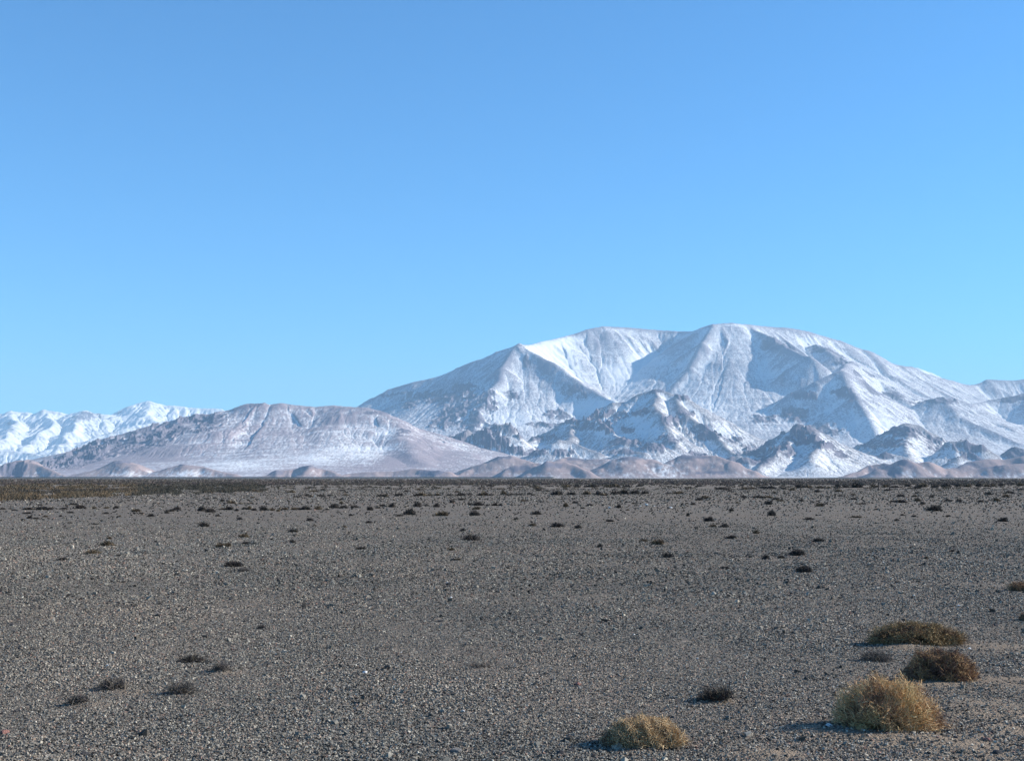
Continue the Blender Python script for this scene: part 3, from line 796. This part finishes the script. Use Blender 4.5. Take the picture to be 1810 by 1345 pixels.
near_bush(1562,1300,200,108,'big rounded tan bush, the largest and tallest on the gravel', TAN, 101, ntw=22000, nst=520, gap=-0.28, twlen=0.042, tww=0.0027, lump=0.42, rmin=0.3, lean=-0.12)
near_bush(1612,1146,186,46,'wide low olive brown bush, farthest of the cluster at the lower right', OLV, 102, ntw=13000, nst=300, gap=-0.15, twlen=0.045, tww=0.0035, dep=0.6, lump=0.3)
near_bush(1652,1213,134,66,'round brown bush between the big tan bush and the wide olive one', BRN, 103, ntw=12000, nst=300, gap=-0.2, twlen=0.045, tww=0.0032, dep=0.7)
near_bush(1542,1174,66,20,'small flat grey shrub left of the round brown bush', GRY, 104, ntw=900, nst=60, gap=-0.1, tww=0.003)
near_bush(1136,1330,156,58,'low tan cushion bush near the bottom edge, right of the middle', TAN2, 105, ntw=14000, nst=320, gap=-0.25, twlen=0.038, tww=0.0028, lump=0.4, dep=0.7)
near_bush(1254,1247,74,27,'small dark leaning twiggy shrub with a patch of sand at its foot', DRK, 106, ntw=430, nst=110, gap=-0.05, twlen=0.085, tww=0.0035, lean=0.6, rmin=0.25, wild=0.5, up=0.3)
near_bush(348,1177,54,16,'dark wispy shrub, uppermost of the five at the lower left', DRK, 107, ntw=330, nst=60, gap=0.0, tww=0.0035)
near_bush(398,1196,36,16,'small olive tinged tuft right of the other shrubs at the lower left', GRY, 108, ntw=420, nst=40, gap=0.0, tww=0.003)
near_bush(208,1226,62,26,'wispy grey shrub above the small clump with a sandy base', GRY, 109, ntw=480, nst=80, gap=0.0, tww=0.0032)
near_bush(328,1236,62,28,'thin sprawling grey twigs left of a black stone', GRY, 110, ntw=420, nst=80, gap=0.05, tww=0.003)
near_bush(150,1254,40,20,'small dark clump with a sandy base, lowest of the five at the lower left', GRY, 111, ntw=330, nst=50, gap=0.0, tww=0.0035)
near_bush(1800,1044,64,22,'dark brown shrub cut by the right edge, the upper of two there', BRN, 112, ntw=1800, nst=80, gap=-0.2, tww=0.004, dep=0.6)
near_bush(1806,1098,30,18,'small brown shrub cut by the right edge, the lower of two there', BRN, 113, ntw=700, nst=40, gap=-0.2, tww=0.004)
near_bush(1417,1010,32,14,'dark mound shrub, nearest of the four right of the middle', DRK, 114, ntw=1100, nst=50, gap=-0.2, tww=0.006)
near_bush(1406,981,30,13,'dark flat topped shrub behind the nearest mound right of the middle', DRK, 115, ntw=1000, nst=50, gap=-0.2, tww=0.007)
near_bush(416,999,36,12,'dark spreading shrub left of the middle, larger of a close pair', DRK, 116, ntw=800, nst=50, gap=-0.1, tww=0.006)
near_bush(434,1008,24,7,'flat grey shrub left of the middle, smaller of a close pair', GRY, 117, ntw=400, nst=30, gap=0.0, tww=0.006)
near_bush(850,1182,44,9,'faint scatter of low grey twigs on the empty middle gravel', GRY, 118, ntw=220, nst=30, gap=0.1, tww=0.003)
near_bush(466,1113,16,7,'tiny dark tuft alone above the shrubs at the lower left', DRK, 119, ntw=120, nst=20, gap=0.0, tww=0.004)

# scattered shrubs of the middle and far plain: photo pixel of the foot, width and height in pixels
FAR = """5,901,10,3;25,902,12,2;50,901,18,4;75,901,22,6;88,901,12,4;113,900,14,3;143,899,18,7;166,899,8,4;188,898,9,3;206,898,11,4;130,892,16,4;71,893,8,2;
48,908,17,3;125,907,12,3;53,916,9,5;63,917,14,3;40,921,9,3;80,914,9,3;107,913,6,3;124,925,8,2;168,927,14,2;179,921,8,2;187,909,11,3;240,905,16,5;250,909,9,3;267,913,12,5;295,908,8,6;212,914,5,3;
303,905,10,4;313,902,14,6;357,904,16,8;372,906,18,7;393,901,8,3;405,902,16,6;418,904,8,4;432,901,10,4;441,901,9,6;449,903,9,4;466,903,14,8;480,903,12,4;492,905,7,4;502,901,14,4;520,901,12,4;530,901,10,4;541,901,16,7;563,901,16,6;578,902,8,3;590,898,16,7;
366,882,8,2;380,881,7,2;393,886,9,4;408,890,15,5;425,891,8,2;444,890,6,2;439,885,6,2;445,880,7,2;385,913,9,3;424,918,9,4;548,920,13,5;360,932,18,9;515,871,14,4;542,877,8,4;550,878,8,2;567,878,14,4;584,877,10,3;525,879,12,3;555,869,16,2;571,867,10,2;
605,868,10,2;611,871,9,2;610,876,10,3;603,884,8,2;603,891,7,5;607,899,16,5;627,898,14,5;654,902,11,7;668,899,10,3;676,895,12,4;693,897,12,7;717,897,6,2;738,896,14,8;754,895,9,3;772,897,11,7;724,911,20,10;706,913,14,3;781,912,22,8;839,911,20,8;842,900,13,5;833,893,14,4;845,894,16,7;862,895,8,3;875,894,10,5;885,894,8,4;799,889,8,6;816,885,12,4;
673,878,14,5;682,878,8,5;705,877,14,6;737,877,12,4;745,877,16,6;760,876,10,3;773,876,12,4;795,876,12,3;815,876,14,5;830,875,10,3;848,876,8,4;856,876,14,7;868,876,8,3;890,874,10,7;898,876,6,3;620,913,7,4;652,924,12,4;609,932,9,3;687,864,10,2;718,869,8,3;740,866,8,3;775,864,8,2;808,870,8,3;832,857,10,3;
905,875,12,3;918,875,14,3;936,874,8,4;942,876,6,3;952,868,8,4;965,869,10,3;984,875,18,8;1010,875,14,6;1037,874,14,6;1058,875,14,6;1068,876,14,4;1088,874,16,7;1103,873,16,8;1122,873,16,7;1140,873,12,6;1180,873,8,2;1196,873,14,4;924,886,7,3;930,886,6,2;1016,889,9,4;1000,896,9,7;1030,899,8,3;1042,895,12,4;1094,898,8,7;1120,890,8,2;1110,902,7,2;948,909,18,6;912,919,8,4;939,922,6,2;942,929,14,5;985,932,22,8;1022,934,12,6;1078,921,14,4;
1000,861,16,4;1020,861,12,4;1037,861,10,4;1047,861,16,5;1075,861,14,4;1088,861,14,5;1107,861,12,4;1130,860,10,3;950,863,14,2;
1203,872,8,4;1213,865,6,2;1234,860,9,3;1237,884,14,4;1246,881,16,5;1225,892,8,4;1272,865,13,4;1284,866,10,3;1290,869,8,3;1316,865,14,4;1311,859,8,3;1330,864,12,3;1349,863,14,4;1363,864,16,5;1385,865,10,4;1400,867,10,4;1413,862,16,7;1428,862,14,4;1450,863,16,4;1465,863,10,3;1481,862,10,7;1495,862,10,5;1482,869,14,4;1445,870,13,4;1369,872,9,3;1386,873,7,2;1301,874,6,2;1315,880,11,4;1303,889,6,3;1336,880,10,4;1343,880,12,5;1357,880,16,4;1371,884,11,5;1380,886,14,3;1358,891,14,7;1416,886,8,4;1450,894,15,6;1364,911,14,9;1253,920,18,8;1293,903,9,5;1216,912,6,6;1430,917,18,4;1260,932,12,5;1281,932,14,6;1485,877,8,3;
1509,884,11,4;1508,875,10,2;1515,862,20,8;1545,861,16,4;1565,861,16,5;1582,862,14,4;1568,868,12,3;1592,878,12,5;1592,889,20,5;1578,888,10,3;1524,891,12,2;1605,860,12,4;1622,863,12,6;1632,861,14,7;1652,862,12,5;1672,861,18,5;1694,860,14,5;1710,861,14,5;1730,860,12,5;1745,860,12,4;1755,860,10,4;1770,859,10,4;1803,859,10,6;1804,866,12,3;1617,878,10,3;1621,872,9,2;1622,887,12,6;1631,892,10,4;1647,880,7,5;1652,903,26,10;1660,868,10,2;1676,886,12,4;1695,888,10,6;1709,869,7,2;1747,874,14,4;1784,872,14,4;1778,879,12,6;1761,886,12,6;1734,888,12,4;1513,914,18,3;1550,901,10,2;1585,920,9,4;1615,913,8,3;1676,913,9,3;1773,922,18,7;1595,911,7,3;
190,964,24,8;165,978,28,7;111,989,16,5;209,982,10,3;193,953,8,5;389,967,14,8;402,966,12,8;432,951,20,6;435,961,16,4;517,959,10,6;518,942,16,6;638,970,18,5;797,972,12,4;808,988,12,4;833,955,28,10;818,939,10,5;1163,961,20,9;1137,956,14,4;1180,983,18,8;1060,967,10,6;1293,952,18,6;1337,943,12,6;1447,958,20,7;1354,986,14,7;1381,985,12,5;1255,1005,8,3;1283,1003,16,4;1683,976,10,4;1638,988,9,4"""
FAR = [tuple(float(q) for q in s.split(',')) for s in FAR.replace('\n', '').split(';') if s.strip()]

def unit_shrub(seed, ntw, cols, hr, gap, tww, twl=0.22):
    st, tw = make_shrub(seed, 1.0, 0.8, hr, 14, ntw, cols, twl, tww, 0.5, 0.3, gap, 0.0, 0.25)
    me_o = mesh_np('desert_shrub', tw[0], tw[1], m_twig, col=tw[2])
    me = me_o.data; bpy.data.objects.remove(me_o)
    return me
mid_var = [unit_shrub(200 + i, 420, (DRK, DRK, DRK, BRD)[i % 4], 0.42, -0.15, 0.035) for i in range(8)]
far_var = [unit_shrub(300 + i, 200, (DRK, BRD, DRK)[i % 3], 0.42, -0.15, 0.06, 0.28) for i in range(6)]

def nth(n):
    w = ['', 'first', 'second', 'third', 'fourth', 'fifth', 'sixth', 'seventh', 'eighth', 'ninth', 'tenth', 'eleventh', 'twelfth', 'thirteenth', 'fourteenth', 'fifteenth']
    if n < len(w): return w[n]
    s = 'th' if 10 <= n % 100 <= 20 else {1: 'st', 2: 'nd', 3: 'rd'}.get(n % 10, 'th')
    return f'{n}{s}'

ZONES = [(0, 230, 'below the far snowy range'), (230, 440, 'below the pale ridge crags'), (440, 700, 'below the pale ridge'),
         (700, 860, 'below the bare right flank'), (860, 1040, 'below the first peak'), (1040, 1230, 'below the snow basin'),
         (1230, 1400, 'below the second dome'), (1400, 1600, 'below the right shoulder'), (1600, 1811, 'below the rightmost range')]
BANDS = [(0, 872, 'beside the belt'), (872, 887, 'on far gravel'), (887, 910, 'on farther plain'), (910, 940, 'on open gravel'), (940, 1200, 'on nearer plain')]
bucket = {}
for f in FAR:
    z = next(i for i, q in enumerate(ZONES) if q[0] <= f[0] < q[1]); b = next(i for i, q in enumerate(BANDS) if q[0] <= f[1] < q[1])
    bucket.setdefault((z, b), []).append(f)
for (z, b), lst in bucket.items():
    lst.sort()
    for i, (px, py, w, h) in enumerate(lst):
        x, y = ground_at(px, py)
        far = y > 75
        me = (far_var if far else mid_var)[random.randrange(6 if far else 8)]
        o = bpy.data.objects.new('desert_shrub', me); C.objects.link(o)
        W = w / FPX * y * 1.2; Hh = max(h, 2.4) / FPX * y / 0.42 * 1.05
        fl = random.choice((-1, 1))
        o.scale = (W, W * random.uniform(.8, 1.2) * fl, Hh)
        o.location = (x, y, float(ground_h(np.array(x), np.array(y))))
        o.rotation_euler = (0, 0, random.uniform(-0.5, 0.5))
        size = 'thin flat' if h <= 3 else ('low' if h <= 6 else 'bushy')
        order = 'the only one' if len(lst) == 1 else f'{nth(i + 1)} from left'
        tag(o, f'{size} dark shrub {BANDS[b][2]}, {order} {ZONES[z][2]}', 'shrub', 'dark shrubs scattered over the plain')

# belt of scrub at the far edge of the plain, too dense to count
rg = np.random.default_rng(77)
def scrub_belt(name, n, pick, hrange, cols, blades, label, cat, tw):
    px, py = pick(n)
    u_ = (px - 905) / FPX; D = CAMZ * FPX / (py - 844.5)
    X = u_ * D; Y = D
    hh = hrange[0] + (hrange[1] - hrange[0]) * rg.random(len(D))
    P = np.repeat(np.stack([X, Y, np.zeros(len(D)) - 0.02], -1), blades, 0)
    hr = np.repeat(hh, blades)[:, None]
    S = P + rg.normal(0, 0.16, P.shape) * np.array([1, 1, 0]) * hr * 2
    E = S + (rg.normal(0, 0.5, P.shape) * np.array([1, 1, 0.0]) + np.array([0, 0, 0.75])) * hr * (0.6 + 0.5 * rg.random((len(P), 1)))
    M = (S + E) / 2 + rg.normal(0, 0.1, P.shape) * hr
    V, F = ribbons(S, M, E, np.maximum(tw, np.repeat(D, blades) / 2300 * 0.9) * (0.6 + 0.8 * rg.random(len(P))), rg, 2)
    cols = np.array(cols)
    cc = cols[np.clip(((fbm(X / 14, Y / 60, 2, 5) * .8 + .5 + rg.normal(0, .22, len(X))) * len(cols)).astype(int), 0, len(cols) - 1)]
    if name == 'dry_grass':
        cc = np.where((px > 245)[:, None] & (rg.random(len(px)) < 0.85)[:, None], np.array([[0.055, 0.052, 0.042]]), cc)
    c = np.repeat(cc, blades, 0) * (0.7 + 0.6 * rg.random((len(P), 1)))
    v, f, c = join_ribbons([(V, F, c)])
    return tag(mesh_np(name, v, f, m_twig, col=c), label, cat, kind='stuff')

def pick_belt(n):
    px = rg.uniform(-160, 1980, n)
    py = 846.0 + 11.5 * rg.random(n) ** 1.5
    return px, py
scrub_belt('scrub', 19000, pick_belt, (0.35, 0.75), [(0.07,0.055,0.05),(0.11,0.085,0.075),(0.09,0.08,0.06),(0.06,0.052,0.052)], 7,
           'dark brown scrub belt along the far edge of the plain', 'scrub', 0.05)
def pick_left(n):
    px = rg.uniform(-160, 470, n * 2)
    lower = np.interp(px, [-160, 0, 60, 200, 300, 470], [890, 884, 883, 877, 873, 868]) + 3 * perlin(px / 18, px * 0, 3)
    py = 853 + (lower - 853) * rg.random(n * 2)
    ok = fbm(px / 60, py / 5, 3, 12) > -0.18
    return px[ok][:n], py[ok][:n]
scrub_belt('dry_grass', 9000, pick_left, (0.25, 0.5), [(0.05,0.044,0.038),(0.085,0.07,0.05),(0.12,0.085,0.052),(0.14,0.10,0.06),(0.08,0.072,0.05)], 7,
           'patch of rusty and olive dry grass at the far left of the plain', 'dry grass', 0.035)
def pick_mid(n):
    px = rg.uniform(440, 1900, n * 3)
    py = 857 + 8 * rg.random(n * 3) ** 1.6
    ok = fbm(px / 30, py / 1.6, 3, 15) > 0.08
    return px[ok][:n], py[ok][:n]
scrub_belt('low_scrub', 1800, pick_mid, (0.2, 0.42), [(0.05,0.04,0.038),(0.08,0.065,0.05),(0.06,0.055,0.04)], 9,
           'low broken scrub thinning out from the dark belt onto the gravel', 'scrub', 0.03)

# ------------------------------------------------------------------ fence posts far out on the right
t = NT('weathered_wood')
cw = t.coords()
t.link(t.ramp(t.noise(cw, 12, 4), [(0.3, (0.03, 0.026, 0.024)), (0.7, (0.08, 0.07, 0.06))]), t.b.inputs['Base Color'])
def post(px, py, hpx, label, w=0.07):
    x, y = ground_at(px, py)
    H = hpx / FPX * y
    bm = bmesh.new()
    ws = [w, w * 0.92, w * 0.8]; zs = [-0.15, H * 0.6, H]
    rings = []
    for ww, z in zip(ws, zs):
        rings.append([bm.verts.new((ww * math.cos(a) + random.uniform(-.006, .006), ww * math.sin(a), z)) for a in [i * math.pi / 3.5 for i in range(7)]])
    for r0, r1 in zip(rings[:-1], rings[1:]):
        for i in range(7): bm.faces.new((r0[i], r0[(i + 1) % 7], r1[(i + 1) % 7], r1[i]))
    bm.faces.new(rings[-1])
    me = bpy.data.meshes.new('fence_post'); bm.to_mesh(me); bm.free(); me.materials.append(t.m)
    o = bpy.data.objects.new('fence_post', me); C.objects.link(o)
    o.location = (x, y, 0); o.rotation_euler = (0.02, 0.03, 0)
    return tag(o, label, 'fence post', 'old fence posts far out on the plain')
post(1552.5, 867, 14, 'dark wooden fence post, tallest and leftmost of the three on the far plain')
post(1572, 868, 7, 'short stump of a fence post, middle of the three on the far plain', 0.055)
post(1647, 868, 14, 'thin faded fence post, rightmost of the three on the far plain', 0.04)

# ------------------------------------------------------------------ air
hm = bpy.data.materials.new('air'); hm.use_nodes = True
hn = hm.node_tree; hn.nodes.clear()
out = hn.nodes.new('ShaderNodeOutputMaterial'); pv = hn.nodes.new('ShaderNodeVolumePrincipled')
pv.inputs['Color'].default_value = (0.48, 0.75, 1.0, 1)
pv.inputs['Density'].default_value = 2.6e-5
pv.inputs['Anisotropy'].default_value = 0.0
hn.links.new(pv.outputs[0], out.inputs['Volume'])
x0, x1, y0, y1, z0, z1 = -40500, 40500, -8000, 40500, -12, 2900
vs = [(x, y, z) for z in (z0, z1) for y in (y0, y1) for x in (x0, x1)]
hz = mesh_np('haze', vs, [[0,2,3,1],[4,5,7,6],[0,1,5,4],[2,6,7,3],[0,4,6,2],[1,3,7,5]], hm)
tag(hz, 'thin bluish air between the plain and the far mountains', 'haze', kind='stuff')
print('objects', len(bpy.data.objects))
